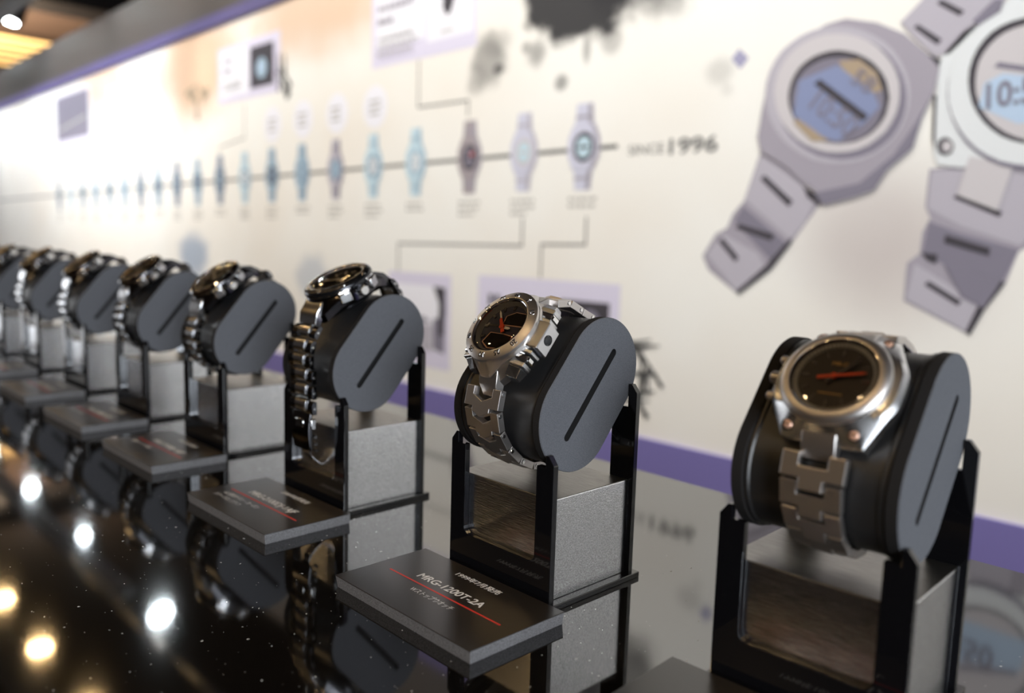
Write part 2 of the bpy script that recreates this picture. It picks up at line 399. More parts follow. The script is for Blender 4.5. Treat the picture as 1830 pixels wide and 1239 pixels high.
def lines(x0, x1, z, n, dz=18, h=6, t='faint'):
    out = []
    for i in range(n):
        x = x0
        while x < x1-random.uniform(0, 30):
            w_ = random.uniform(9, 26); out.append((t, rect(x, min(x+w_, x1), z-dz*i, z-dz*i+h))); x += w_+5
    return out
card('printed_card', -1980, -1541, 650, 880, [('cardw', rect(-1960, -1745, 700, 870)), ('cardw', rect(-1733, -1555, 685, 870)), ('dark', [(-1672, 760), (-1655, 738), (-1640, 745), (-1628, 770), (-1628, 850), (-1668, 850)]), ('faint', rect(-1680, -1628, 700, 706))]+lines(-1950, -1790, 795, 1, h=16, t='mid')+lines(-1950, -1880, 762, 1, h=16, t='mid')+lines(-1950, -1770, 722, 3, 20), 'lavender printed card with a dark watch picture')
card('printed_card', -2950, -2495, 648, 840, [('cardw', rect(-2930, -2715, 668, 822)), ('dark', rect(-2703, -2538, 678, 812)), ('blue', oval(-2622, 738, 36, 34)), ('lcd2', oval(-2628, 742, 18, 17))]+lines(-2910, -2830, 785, 2, 34, 14, 'mid')+lines(-2910, -2760, 712, 2), 'lavender printed card with a dark square picture')
card('printed_card', -4105, -3680, 632, 838, [('lav', rect(-4085, -3890, 650, 820)), ('cardw', rect(-3870, -3695, 650, 820)), ('red', oval(-3790, 735, 20, 20))], 'pale printed card with a small red dot')
card('printed_card', -4920, -4360, 627, 880, [('shade', rect(-4900, -4380, 650, 870)), ('faint', [(-4860, 700), (-4420, 740), (-4420, 752), (-4860, 712)])], 'printed card with a grey photograph')
card('printed_card', -1513, -1071, -128, 104, [('dark', rect(-1236, -1098, -105, 63)), ('shade', oval(-1150, 20, 26, 26)), ('dark', rect(-1475, -1460, 32, 60)), ('dark', rect(-1452, -1436, 35, 60))]+lines(-1475, -1270, 0, 5), 'lavender printed card with text and a dark picture')
card('printed_card', -1890, -1618, -150, 98, [('cardw', rect(-1880, -1640, -105, 66)), ('dark', [(-1690, 66), (-1640, 64), (-1638, -12), (-1650, -5)]), ('shade', [(-1640, -10), (-1690, -20), (-1688, -100), (-1640, -108)]), ('shade', [(-1760, -15), (-1720, -18), (-1700, -30), (-1770, -32)]), ('light', rect(-1870, -1692, -105, -35)), ('dark', rect(-1665, -1642, -60, 20))], 'lavender printed card with a grey photograph')
flat('printed_diamond', [('diamond', [(-841, 524), (-826, 540), (-806, 521), (-822, 504)])])
# brush-drawn marks: fans of dry strokes
def brush(cx, cz, w, h, n, t, seed):
    rnd = random.Random(seed); ls = []
    for i in range(n):
        x, z = cx+rnd.uniform(-.35, .35)*w, cz+rnd.uniform(-.4, .4)*h
        an = rnd.choice([0.1, 0.25, 1.3, 1.6, 2.3]); l_, b_ = rnd.uniform(.3, .55)*max(w, h), rnd.uniform(.045, .11)*min(w, h)
        dx, dz = math.cos(an)*l_/2, math.sin(an)*l_/2; nx, nz = -math.sin(an)*b_, math.cos(an)*b_
        ls.append((t, [(x-dx-nx, z-dz-nz), (x+dx-nx*.4, z+dz-nz*.4), (x+dx+nx*.4, z+dz+nz*.4), (x-dx+nx*1.2, z-dz+nz*1.2)]))
    flat('brush_mark', ls, step=0.02, base=-7.2)
brush(-2480, 680, 100, 140, 9, 'text', 3)
brush(-3120, 690, 200, 170, 7, 'gold', 5)
brush(-1003, -72, 66, 170, 12, 'text', 8)
BIG_A=[
 ('mid',[(-771,355),(-798,270),(-819,247),(-829,222),(-852,211),(-878,169),(-863,143),(-797,101),(-773,119),(-736,148),(-700,196),(-677,230),(-652,265),(-718,326)]),
 ('light',[(-770,348),(-796,274),(-703,203),(-680,230),(-661,274),(-706,306)]),
 ('shade',[(-799,262),(-815,234),(-738,166),(-708,195)]),
 ('light',[(-837,211),(-869,171),(-802,107),(-748,153),(-763,177)]),
 ('dark',[(-767,308),(-760,315),(-703,268),(-710,259)]),
 ('dark',[(-812,222),(-804,229),(-733,211),(-739,200)]),
 ('dark',[(-845,197),(-837,204),(-801,169),(-807,160)]),
 ('dark',[(-685,292),(-653,276),(-653,259),(-677,275)]),
 ('dark',[(-736,147),(-699,197),(-701,206),(-742,161)]),
 ('dark',[(-797,101),(-773,119),(-736,148),(-743,158),(-779,126),(-801,108)]),
 ('light',[(-545,538),(-515,567),(-502,583),(-395,563),(-406,530),(-434,515),(-469,481),(-491,480),(-524,513)]),
 ('dark',[(-525,527),(-519,531),(-482,503),(-488,496)]),
 ('dark',[(-494,557),(-488,562),(-454,539),(-460,533)]),
 ('shade',[(-434,515),(-406,530),(-404,547),(-415,549),(-442,523)]),
 ('dark',[(-503,486),(-481,474),(-485,440),(-496,458)]),
 ('mid',[(-633,559),(-582,544),(-537,520),(-502,487),(-481,460),(-486,428),(-501,388),(-510,346),(-546,314),(-565,283),(-600,271),(-647,261),(-659,281),(-690,301),(-718,326),(-771,357),(-778,382),(-773,425),(-765,468),(-742,507),(-704,539),(-666,555)]),
 ('shade',[(-486,428),(-501,388),(-510,346),(-546,314),(-565,283),(-647,260),(-665,281),(-589,295),(-539,337),(-509,384)]),
 ('light',[(-521,427),(-521,409),(-525,391),(-531,376),(-541,361),(-554,349),(-569,339),(-587,332),(-607,328),(-628,328),(-649,330),(-671,336),(-692,346),(-712,359),(-730,374),(-745,392),(-756,411),(-764,432),(-768,453),(-767,473),(-762,492),(-753,509),(-741,524),(-725,535),(-707,544),(-688,549),(-667,551),(-645,549),(-624,544),(-604,536),(-585,525),(-567,512),(-552,497),(-540,480),(-531,463),(-524,445)]),
 ('shade',[(-526,424),(-526,407),(-529,392),(-535,377),(-544,364),(-556,353),(-570,344),(-586,338),(-603,335),(-622,334),(-641,337),(-661,342),(-680,351),(-697,362),(-713,376),(-726,392),(-736,410),(-743,428),(-746,447),(-746,465),(-742,482),(-734,497),(-723,511),(-709,521),(-693,529),(-676,534),(-657,535),(-638,534),(-619,530),(-601,522),(-584,513),(-568,501),(-555,488),(-544,473),(-535,457),(-529,440)]),
 ('pale',[(-537,431),(-537,416),(-540,401),(-546,387),(-554,374),(-566,364),(-579,355),(-595,349),(-612,346),(-630,346),(-649,348),(-668,354),(-686,362),(-703,373),(-718,387),(-731,402),(-741,419),(-747,436),(-751,454),(-750,471),(-746,488),(-738,503),(-728,515),(-715,525),(-699,533),(-682,537),(-664,539),(-645,537),(-627,533),(-609,526),(-592,517),(-577,506),(-564,492),(-553,478),(-545,463),(-539,447)]),
 ('dark',[(-552,426),(-553,414),(-555,402),(-560,391),(-567,382),(-576,373),(-587,367),(-600,362),(-614,360),(-628,360),(-643,362),(-658,366),(-673,373),(-686,382),(-698,392),(-708,404),(-716,417),(-721,430),(-724,444),(-723,458),(-720,470),(-714,482),(-706,492),(-695,500),(-683,506),(-670,509),(-655,511),(-640,510),(-625,506),(-611,501),(-598,494),(-585,485),(-575,475),(-566,464),(-559,452),(-555,439)]),
 ('shade',[(-560,423),(-560,412),(-563,401),(-567,390),(-574,381),(-582,374),(-592,368),(-604,364),(-616,361),(-630,361),(-644,363),(-657,367),(-670,373),(-683,381),(-693,391),(-703,402),(-710,414),(-714,426),(-717,439),(-716,451),(-713,463),(-708,473),(-701,483),(-691,490),(-680,495),(-668,499),(-654,500),(-641,499),(-627,497),(-614,492),(-602,485),(-591,477),(-581,468),(-573,457),(-567,446),(-562,435)]),
 ('gold',[(-639,493),(-605,491),(-576,467),(-564,438),(-578,436),(-631,479)]),
 ('gold',[(-711,401),(-701,409),(-646,366),(-675,367)]),
 ('lcd',[(-706,470),(-641,487),(-578,436),(-566,413),(-589,389),(-631,364),(-656,373),(-712,413)]),
 ('dark',[(-679,461),(-669,468),(-583,401),(-591,392)]),
]
BIG_B=[
 ('mid',[(-445,315),(-484,313),(-485,256),(-476,239),(-486,217),(-487,185),(-505,169),(-505,110),(-405,65),(-388,105),(-364,146),(-352,191),(-321,211),(-293,269),(-297,314)]),
 ('light',[(-480,310),(-481,254),(-431,227),(-351,200),(-314,246),(-320,308)]),
 ('shade',[(-478,234),(-483,186),(-441,164),(-369,146),(-352,194),(-430,216)]),
 ('light',[(-493,169),(-501,113),(-407,68),(-390,105),(-418,126)]),
 ('dark',[(-446,269),(-441,275),(-378,247),(-381,240)]),
 ('dark',[(-476,137),(-470,143),(-421,115),(-425,108)]),
 ('dark',[(-452,214),(-389,195),(-390,184),(-453,202)]),
 ('dark',[(-485,186),(-461,184),(-461,170),(-474,174)]),
 ('dark',[(-405,65),(-388,105),(-364,146),(-371,148),(-398,109),(-411,70)]),
 ('shade',[(-450,169),(-402,154),(-371,146),(-390,107),(-422,122)]),
 ('white',[(-481,478),(-453,510),(-421,527),(-387,552),(-287,533),(-260,450),(-254,319),(-284,306),(-372,316),(-439,313),(-473,319),(-480,340),(-484,464)]),
 ('pale',[(-429,329),(-441,273),(-384,249),(-369,314)]),
 ('dark',[(-487,424),(-482,421),(-478,340),(-483,357)]),
 ('dark',[(-451,345),(-452,340),(-454,335),(-458,333),(-462,332),(-467,333),(-471,336),(-474,341),(-475,346),(-475,351),(-473,355),(-469,358),(-464,359),(-460,357),(-456,354),(-453,350)]),
 ('pale',[(-454,345),(-455,341),(-457,338),(-461,337),(-464,338),(-467,341),(-468,346),(-468,350),(-465,353),(-462,353),(-458,352),(-455,349)]),
 ('shade',[(-263,401),(-263,384),(-265,367),(-270,352),(-278,338),(-289,326),(-301,317),(-316,310),(-332,306),(-349,305),(-367,308),(-385,313),(-403,322),(-420,334),(-435,348),(-447,365),(-457,384),(-464,403),(-468,423),(-468,442),(-464,460),(-457,476),(-447,490),(-435,502),(-420,510),(-404,515),(-387,517),(-369,516),(-351,511),(-334,504),(-318,494),(-304,482),(-291,468),(-280,452),(-272,435),(-266,418)]),
 ('white',[(-267,405),(-267,388),(-269,372),(-274,357),(-282,344),(-292,333),(-305,323),(-319,317),(-335,313),(-352,312),(-369,315),(-387,320),(-404,329),(-420,340),(-435,355),(-447,371),(-457,389),(-464,408),(-467,427),(-467,445),(-464,463),(-457,479),(-447,492),(-435,503),(-421,512),(-405,516),(-388,518),(-371,517),(-353,512),(-337,505),(-321,495),(-307,484),(-294,470),(-284,455),(-276,438),(-270,422)]),
 ('dark',[(-276,419),(-276,405),(-278,391),(-282,378),(-289,367),(-297,357),(-307,350),(-319,344),(-332,341),(-346,341),(-360,343),(-375,348),(-389,355),(-402,365),(-414,377),(-424,391),(-432,406),(-437,422),(-440,438),(-440,454),(-437,469),(-432,482),(-424,494),(-415,503),(-403,510),(-390,514),(-376,516),(-362,515),(-348,511),(-334,505),(-321,497),(-309,486),(-299,475),(-290,462),(-284,448),(-279,433)]),
 ('pale',[(-281,418),(-281,405),(-282,392),(-286,380),(-292,370),(-300,361),(-309,354),(-320,349),(-332,347),(-345,346),(-358,348),(-371,353),(-384,360),(-396,369),(-407,380),(-416,392),(-423,406),(-428,420),(-430,435),(-430,449),(-428,463),(-423,475),(-416,485),(-407,494),(-397,500),(-385,504),(-373,506),(-360,505),(-347,502),(-334,496),(-322,489),(-311,479),(-302,469),(-294,457),(-287,444),(-283,431)]),
 ('lcd2',[(-418,432),(-395,443),(-292,421),(-287,373),(-370,371),(-422,399)]),
 ('shade',[(-407,453),(-402,460),(-296,429),(-298,422)]),
]

flat('large_watch_print', BIG_A, label='large printed photograph of a steel digital watch lying at an angle')
flat('large_watch_print', BIG_B, label='large printed photograph of a silver digital watch, cut by the picture edge')
wall_text('display_digits', '10:50', -686, 424, 36, 'p_shade', 92, 0.01, -38, y=-9.6)
wall_text('display_digits', '58', -618, 458, 26, 'p_shade', 40, 0.01, -38, y=-9.6)
wall_text('display_digits', '10:50', -412, 396, 36, 'p_shade', 84, 0.02, 4, y=-9.2)

# ---------------------------------------------------------------- ceiling fixtures, and housings for the added fill lights
M['warm_panel'] = mat('warm_luminous_panel', (0.8, 0.6, 0.3), 0.6, emit=((1.0, 0.60, 0.20), 1.6))
M['lamp_cool'] = mat('cool_lamp_glow', (0.9, 0.95, 1.0), 0.4, emit=((0.86, 0.96, 1.0), 150))
M['lamp_warm'] = mat('warm_lamp_glow', (1.0, 0.85, 0.6), 0.4, emit=((1.0, 0.66, 0.30), 130))
M['lamp_body'] = mat('black_lamp_housing', (0.012, 0.012, 0.013), 0.35)
for i, (x0, x1) in enumerate([(-10150, -8450), (-5900, -5300)]):
    t = thing('ceiling_panel', ['glowing amber ceiling panel over the far end of the mural', 'narrow amber ceiling panel beside the black beam'][i], 'ceiling light', T((x0+x1)/2, 1900, 1899), 'amber ceiling panels')
    w_ = (x1-x0)/2
    if i == 1: t.matrix_world = Matrix.Translation(Vector(((x0+x1)/2, -1700, 1899))*S)
    hh = 1700 if i == 0 else 1200
    MB().box(-w_, w_, -hh, hh, -12, 0).build('luminous_panel', 'warm_panel', t, smooth=0)
    fr = MB()
    for a in (-1, 1):
        fr.box(a*w_-30, a*w_+30, -hh-30, hh+30, -40, 0); fr.box(-w_, w_, a*hh-30, a*hh+30, -40, 0)
    fr.build('frame', 'ceiling', t, smooth=0)
    for k in range(4):
        x = -w_+(k+1)*2*w_/5
        MB().box(x-14, x+14, -hh, hh, -34, -12).build('slat', 'ceiling', t, smooth=0)
rail = slab('track_rail', -6600, -2400, 1150, 1185, 1400, 1425, 'lamp_body', kind=None)
tag(rail, 'black ceiling track rail carrying the white spotlights', 'track rail')
LAMPS = [(-6100, 1200), (-5109, 1190), (-4129, 1165), (-3077, 1141)]
WORD = ['farthest', 'second farthest', 'third', 'nearest']
for i, (x, y) in enumerate(LAMPS):
    t = thing('track_spotlight', 'black track spotlight with a glowing white lens, %s along the rail' % WORD[i], 'spotlight', T(x, y, 1266), 'spotlights on the track rail')
    X = RX(-18)
    MB().lathe([(41, 6), (62, 6), (62, 110), (46, 125), (20, 128)], 32, X=X, cap1=True).build('housing', 'lamp_body', t)
    MB().lathe([(40, 4), (30, 0), (0.01, -5)], 32, X=X).build('lens', 'lamp_cool', t)
    MB().box(-9, 9, -9, 9, 120, 150).build('stem', 'lamp_body', t, smooth=0)
    spot('spotlight_beam', (x, y+10, 1245), (x, 1350, 450), 10, (0.92, 0.97, 1.0), 34, 0.9, 30)
for i in range(6):
    for j, y in enumerate((1040, -900, -2400)):
        x = -4404-740+740*i if j == 0 else -4800+1150*i
        if j == 0 and i > 3: continue
        t = thing('downlight', 'recessed warm ceiling downlight in a dark round trim', 'downlight', T(x, y, 1899), 'warm ceiling downlights')
        MB().lathe([(75, 0), (75, -10), (56, -10), (56, 0)], 32).build('trim_ring', 'lamp_body', t)
        MB().lathe([(56, -2), (0.01, -6)], 32).build('lens', 'lamp_warm', t)
        spot('downlight_beam', (x, y, 1885), (x, y, 0), 9, (1.0, 0.77, 0.52), 100, 0.8, 50)
for i, (x, y) in enumerate(WALL_FILLS):
    t = thing('wall_fill_bar', 'long unseen bar added to light the wall, %s' % ['above the right part of the mural', 'above the middle of the mural', 'above the far part of the mural'][i], 'ceiling light', T(x, y, 1750), 'added wall light bars')
    MB().box(-1170, 1170, -75, 75, 0, 49).build('housing', 'lamp_body', t, 3, smooth=0)

mural_bar = thing('mural_glow_bar', 'slim unseen light bar added to brighten the far mural', 'wall light', T(-4900, 1105, 1225), None)
MB().box(-1610, 1610, -30, 30, 5, 60).build('housing', 'lamp_body', mural_bar, 3, smooth=0)
ceiling_bar = thing('ceiling_fill_bar', 'slim unseen trough added to brighten the far ceiling', 'wall light', T(-7900, 1425, 1165), None)
MB().box(-1320, 1320, -60, 60, 0, 22).build('housing', 'lamp_body', ceiling_bar, 3, smooth=0)

# ---------------------------------------------------------------- the display table
table = thing('display_table', 'long glossy black display table in front of the mural', 'table', T(-2500, 200, 0))
MB().box(-4200, 4000, -330, 334, -30, 0).build('table_top', 'table', table, 1.5, smooth=0)
MB().box(-4150, 3950, -280, 290, -900, -30).build('plinth', 'beam', table, smooth=0)

# ================================================================ stands, cushions, captions
TH = 50.0; HL = 15.5
def stadium(rad, hl, n=72):
    out = []
    for i in range(n):
        a = 2*math.pi*(i+.5)/n; c, s_ = math.cos(a), math.sin(a)
        out.append(((hl if c > 0 else -hl)+rad*c, rad*s_))
    return out
def stand_matrix(dx, dy, rot):
    px, py = -266.9, 289.7
    return T(dx, dy, 0) @ T(px, py, 0) @ RZ(rot) @ T(-px, -py, 0) @ T(-302.5, 319, 0)
def frame_poly(h, step, cut, inner, stepx, ch):
    pts = [(-38.5, 3), (-38.5, h-ch), (-38.5+ch*.8, h), (-stepx, h), (-stepx, h-step), (-inner, h-step)]
    for k in range(5):
        a = math.pi+k*math.pi/8; pts.append((-inner+4+4*math.cos(a), cut+4+4*math.sin(a)))
    return pts+[(-x, z) for x, z in reversed(pts)]
PROTO = {}
def build_protos():
    mb = MB(); mb.prism([(-40.8, -37.4), (40.8, -37.4), (40.8, 37), (-40.8, 37)], 0, 3)
    PROTO['base_plate'] = mb.build('base_plate', 'acrylic', None, 0.35, 0)
    XZ = Matrix(((1,0,0,0),(0,0,-1,0),(0,1,0,0),(0,0,0,1)))     # polygon plane x,z ; thickness along -y
    mb = MB(); mb.prism(frame_poly(78, 6, 22, 27, 33, 4.5), 29.5, 33, X=XZ)
    PROTO['front_frame'] = mb.build('front_frame', 'acrylic', None, 0.3, 0)
    mb = MB(); mb.prism(frame_poly(107.5, 12.5, 30, 22.5, 33, 4.5), -33.5, -30, X=XZ)
    PROTO['rear_frame'] = mb.build('rear_frame', 'acrylic', None, 0.3, 0)
    PROTO['silver_block'] = MB().box(-35.6, 35.6, -29.4, 29.9, 3.02, 55.2).build('silver_block', 'block', None, 0.4, 0)
    PROTO['block_top_face'] = MB().box(-35.3, 35.3, -29.1, 29.6, 55.2, 55.45).build('block_top_face', 'block_top', None, 0, 0)  # thin sheet carrying the darker tone of the top face
    # caption board
    mb = MB(); q_ = lambda e, z: [(-53.8+e, -97.5+e, z), (53.4-e, -97.5+e, z), (53.4-e, -38.0, z), (-53.8+e, -38.0, z)]
    mb.loft([q_(1.0, .02), q_(.15, 6.2)], 0); mb.loft([q_(0, 6.2), q_(0, 6.6)], 1)
    PROTO['board'] = mb.build('board', ['board_edge', 'board'], None, 0.12, 0)
    PROTO['red_rule'] = MB().box(-42.3, 43.7, -71.4, -70.3, 6.61, 6.66).build('red_rule', 'ink_red', None, 0, 0)
    # cushion
    rr = lambda rad, hl, x: [(x, a, b) for a, b in stadium(rad, hl)]
    prof = [(-27.3, 23.5), (-27.3, 25.6), (-26.6, 26.5), (-25.4, 26.5), (-24.6, 25.7), (-22, 25.5), (0, 25.5), (22, 25.5), (24.6, 25.7), (25.4, 26.5), (26.6, 26.5), (27.3, 25.6), (27.3, 23.5)]
    PROTO['cushion_body'] = MB().loft([rr(r_, HL, x) for x, r_ in prof]).build('cushion_body', 'leather', None, 0, 40)
    mb = MB()
    mb.loft([rr(26.6, HL, 27.0), rr(27.2, HL, 27.6), rr(27.2, HL, 31.9)], 1, True, False)
    mb.loft([rr(27.2, HL, 31.9), rr(26.8, HL, 32.4), rr(2.0, 26.5, 32.4)], 0, False, False)
    mb.loft([rr(2.0, 26.5, 32.4), rr(1.9, 26.5, 28.6)], 2, False, True)
    PROTO['foam_pad'] = mb.build('foam_pad', ['foam', 'foam_edge', 'slot'], None, 0, 30)
build_protos()
def use(key, parent, X=Matrix.Identity(4), name=None):
    src = PROTO[key]
    if not src.get('used'):
        src['used'] = 1; src.parent = parent; place(src, X); return src
    return inst(src, name or key, parent, X)

# ================================================================ watches
def polar(poly, n=64):
    out = []
    for i in range(n):
        a = 2*math.pi*i/n; dx, dy = math.cos(a), math.sin(a); best = 0
        for (x0, y0), (x1, y1) in zip(poly, poly[1:]+poly[:1]):
            ex, ey = x1-x0, y1-y0; den = dx*ey-dy*ex
            if abs(den) < 1e-9: continue
            t = (x0*ey-y0*ex)/den; s_ = (x0*dy-y0*dx)/den
            if t > 0 and -1e-6 <= s_ <= 1+1e-6: best = max(best, t)
        out.append((best*dx, best*dy))
    return out
def sym(pts):
    """quarter outline (right, upper) -> full outline counter-clockwise"""
    q = pts; return q+[(-x, y) for x, y in reversed(q)]+[(-x, -y) for x, y in q]+[(x, -y) for x, y in reversed(q)]
def ring(poly, k, z):
    return [(x*k, y*k, z(x, y) if callable(z) else z) for x, y in poly]
def circ(r, z, n=64): return [(r*math.cos(2*math.pi*i/n), r*math.sin(2*math.pi*i/n), z) for i in range(n)]
def bracelet_path(p0, p1, rb=28.3, step=0.5):
    """loop round the cushion from lower lug p0 to upper lug p1, in cushion (a, n) millimetres"""
    pts = []
    c = (-HL, 0.0); r0 = math.hypot(p0[0]-c[0], p0[1]-c[1]); f0 = math.atan2(p0[1]-c[1], p0[0]-c[0])
    N = 60
    for i in range(N+1):
        t = i/N; f = f0+(1.5*math.pi-f0)*t; s_ = min(1, t/0.5); s_ = s_*s_*(3-2*s_)
        r_ = r0+(rb-r0)*s_; pts.append((c[0]+r_*math.cos(f), c[1]+r_*math.sin(f)))
    c = (HL, 0.0); r1 = math.hypot(p1[0]-c[0], p1[1]-c[1]); f1 = math.atan2(p1[1]-c[1], p1[0]-c[0])+2*math.pi
    for i in range(N+1):
        t = i/N; f = 1.5*math.pi+(f1-1.5*math.pi)*t; s_ = max(0, (t-0.72)/0.28); s_ = s_*s_*(3-2*s_)
        r_ = rb+(r1-rb)*s_; pts.append((c[0]+r_*math.cos(f), c[1]+r_*math.sin(f)))
    return pts
def resample(pts, pitch, start):
    out = []; acc = 0.0; nxt = start
    for (x0, y0), (x1, y1) in zip(pts, pts[1:]):
        l_ = math.hypot(x1-x0, y1-y0)
        while l_ > 0 and nxt <= acc+l_:
            t = (nxt-acc)/l_; out.append((x0+(x1-x0)*t, y0+(y1-y0)*t, (x1-x0)/l_, (y1-y0)/l_)); nxt += pitch
        acc += l_
    return out, acc
def link_matrix(a, n, ta, tn, sx=1.0, u=0.0):
    # x across, y back along the path, z outward
    yv = Vector((0, -ta, -tn)); xv = Vector((1, 0, 0)); zv = xv.cross(yv)
    return Matrix(((sx*xv.x, yv.x, zv.x, u), (sx*xv.y, yv.y, zv.y, a), (sx*xv.z, yv.z, zv.z, n), (0, 0, 0, 1)))
def lay_links(root, src, pts, pitch, start, end, w0, w1, u=0.0, name='bracelet_link', taper=70.0):
    pos, total = resample(pts, pitch, start); used = False
    for k, (a, n, ta, tn) in enumerate(pos):
        d = start+pitch*k
        if d > total-end: break
        e = min(d, total-d); sx = w0+(w1-w0)*min(1, e/taper)
        X = link_matrix(a, n, ta, tn, sx, u)
        if not used: src.parent = root; place(src, X); used = True
        else: inst(src, name, root, X)
def head(root, H):
    last = {}
    SUB = {'bezel_lip': 'bezel', 'bezel_numerals': 'bezel', 'bezel_screws': 'bezel', 'minute_track': 'dial', 'hour_markers': 'dial', 'dial_print': 'dial', 'window_outline': 'dial', 'display_window': 'dial', 'subdial_ring': 'dial',
           'button_rim': 'button_guard', 'side_button': 'button_guard', 'button_cap': 'push_button', 'clasp_button': 'clasp_cover', 'clasp_plate': 'clasp_cover', 'clasp_pin': 'clasp_cover', 'screw_recess': 'case', 'screw': 'case'}
    def add(mb, name, mats, bevel=0, smooth=35, seg=2):
        up_ = last.get(SUB.get(name))
        o = mb.build(name, mats, up_ or root, bevel, smooth, seg)
        if not up_: place(o, H)
        last[name] = o; return o
    return add
def hand(mb, ang, l_, tail, w, z, m=0):
    X = RZ(-ang); mb.add([(-w, -tail, z), (w, -tail, z), (w*.8, l_*.86, z), (0, l_, z), (-w*.8, l_*.86, z), (-w, -tail, z+.35), (w, -tail, z+.35), (w*.8, l_*.86, z+.35), (0, l_, z+.35), (-w*.8, l_*.86, z+.35)],
        [(4,3,2,1,0),(5,6,7,8,9),(0,1,6,5),(1,2,7,6),(2,3,8,7),(3,4,9,8),(4,0,5,9)], m, X)
def crystal(add, r_, z):
    add(MB().lathe([(r_, z-.9), (r_, z), (r_*.93, z+.35), (r_*.6, z+.6), (r_*.3, z+.7), (.01, z+.72)], 48), 'crystal', 'crystal', 0, 60)
def glue(mb, me, X, m=0):
    mb.add([v.co for v in me.vertices], [tuple(p.vertices) for p in me.polygons], m, X)

def watch_analog(root):
    H = T(2, 5.5, 28.5); add = head(root, H)
    out = polar(sym([(24.0, 2), (23.6, 8), (15.4, 24), (7, 24.3)]))
    dz = lambda x, y: -max(0, abs(y)-12)*.36
    add(MB().loft([ring(out, .93, lambda x, y: .6+dz(x, y)*.8), ring(out, .99, lambda x, y: 1.6+dz(x, y)), ring(out, 1.0, lambda x, y: 6.0+dz(x, y)), ring(out, .94, lambda x, y: 8.2+dz(x, y)), circ(20.3, 9.2), circ(16.5, 9.0)]), 'case', 'titan_side', 0, 28)
    add(MB().cyl(18, -1.2, 1.2, 40), 'case_back', 'case_back')
    add(MB().lathe([(20.1, 8.8), (20.4, 10.6), (19.9, 11.7), (17.0, 13.2), (16.3, 13.0), (16.1, 12.4), (16.1, 11.5)], 64), 'bezel', 'titan', 0, 50)
    add(MB().lathe([(16.15, 12.6), (15.6, 12.4), (14.9, 11.2)], 64), 'bezel_lip', 'chrome', 0, 60)
    add(MB().lathe([(15.4, 11.9), (13.6, 9.9)], 64), 'flange', 'rehaut', 0, 60)
    add(MB().disc(14.6, 10.0), 'dial', 'dial_brown', 0, 0)
    mb = MB()
    for k in range(60):
        X = RZ(6*k); mb.box(-.16, .16, 13.9, 15.0, 10.6, 11.35 if k % 5 else 11.5, 0, X)
    add(mb, 'minute_track', 'hand_white', 0, 0)
    mb = MB()
    for k in range(12):
        X = RZ(30*k); w = .42 if k % 3 else .6
        mb.box(-w, w, 9.6, 12.6 if k % 3 else 12.9, 10.05, 10.4, 0, X)
    add(mb, 'hour_markers', 'hand_steel', 0, 0)
    mb = MB(); hand(mb, 36, 9.5, 3.5, .75, 10.7); hand(mb, 42, 12.4, 4, .6, 11.15)
    add(mb, 'hands', 'hand_steel', 0, 0)
    mb = MB(); hand(mb, 76, 11.8, 6.2, .62, 11.6); mb.cyl(1.1, 11.3, 12.1, 16)
    add(mb, 'second_hand', 'hand_red', 0, 0)
    for body, w_, x, y in (('MR-G', 6.0, -3.0, 5.6),):
        o = text_obj('dial_lettering', body, 1.7, 'gold', root, H @ T(x, y, 10.08), .02, w_)
    mb = MB(); glue_dot = [(-4.2+i*.75, -7.2) for i in range(12)]
    for x, y in glue_dot: mb.box(x, x+.5, y, y+.55, 10.03, 10.1)
    add(mb, 'dial_print', 'gold', 0, 0)
    crystal(add, 16.0, 12.7)
    for sx in (-1, 1):
        for sy in (-1, 1):
            X = T(sx*12.4, sy*19.9, 4.9) @ RX(-sy*19)
            o = add(MB().lathe([(2.5, 0.2), (2.5, 1.3), (2.2, 1.3)], 20, X=X), 'screw_recess', 'black_steel')
            mb = MB(); mb.lathe([(1.8, 0), (1.8, 1.5), (1.3, 2.0), (.01, 2.1)], 20, 0, X); mb.box(-1.4, 1.4, -.22, .22, 2.0, 2.15, 1, X)
            add(mb, 'screw', ['copper', 'black_steel'])
    for y, r_, l_ in ((8.5, 1.9, 3.0), (0, 2.6, 4.2), (-8.5, 1.9, 3.0)):
        X = T(-22.8, y, 4.4) @ RY(-90)
        add(MB().lathe([(r_, 0), (r_, l_-.5), (r_-.5, l_), (.01, l_)], 20, X=X), 'crown' if y == 0 else 'push_button', 'titan')
    X = RX(0)
    for s_ in (-1, 1):
        pts = [(4.6, 0), (1.0, 5.8), (-3.6, 4.6)]
        mb = MB(); mb.loft([[(-6.6, s_*17.5, 0.5), (6.6, s_*17.5, 0.5), (6.6, s_*17.5, 7.4), (-6.6, s_*17.5, 7.4)], [(-6.6, s_*23, -1.5), (6.6, s_*23, -1.5), (6.6, s_*23, 5.4), (-6.6, s_*23, 5.4)], [(-6.4, s_*28.6, -3.4), (6.4, s_*28.6, -3.4), (6.4, s_*29.5, -.6), (-6.4, s_*29.5, -.6)]])
        add(mb, 'end_link', 'titan', .5)
    W, w, h, t, g = 12.0, 5.0, 5.2, 4.2, .35
    poly = [(-W, -h+g), (-w+g, -h+g), (-w+g, -h-t+g), (w-g, -h-t+g), (w-g, -h+g), (W, -h+g), (W, h-g), (w+g, h-g), (w+g, h-t-1.2), (-w-g, h-t-1.2), (-w-g, h-g), (-W, h-g)]
    src = MB().prism(poly, -1.5, 1.8).build('bracelet_link', 'titan', None, .45, 0)
    pts = bracelet_path((-19.5, 30.0), (30.5, 27.5), 27.9)
    lay_links(root, src, pts, 10.4, 8.0, 6, 1.04, .80, 2)
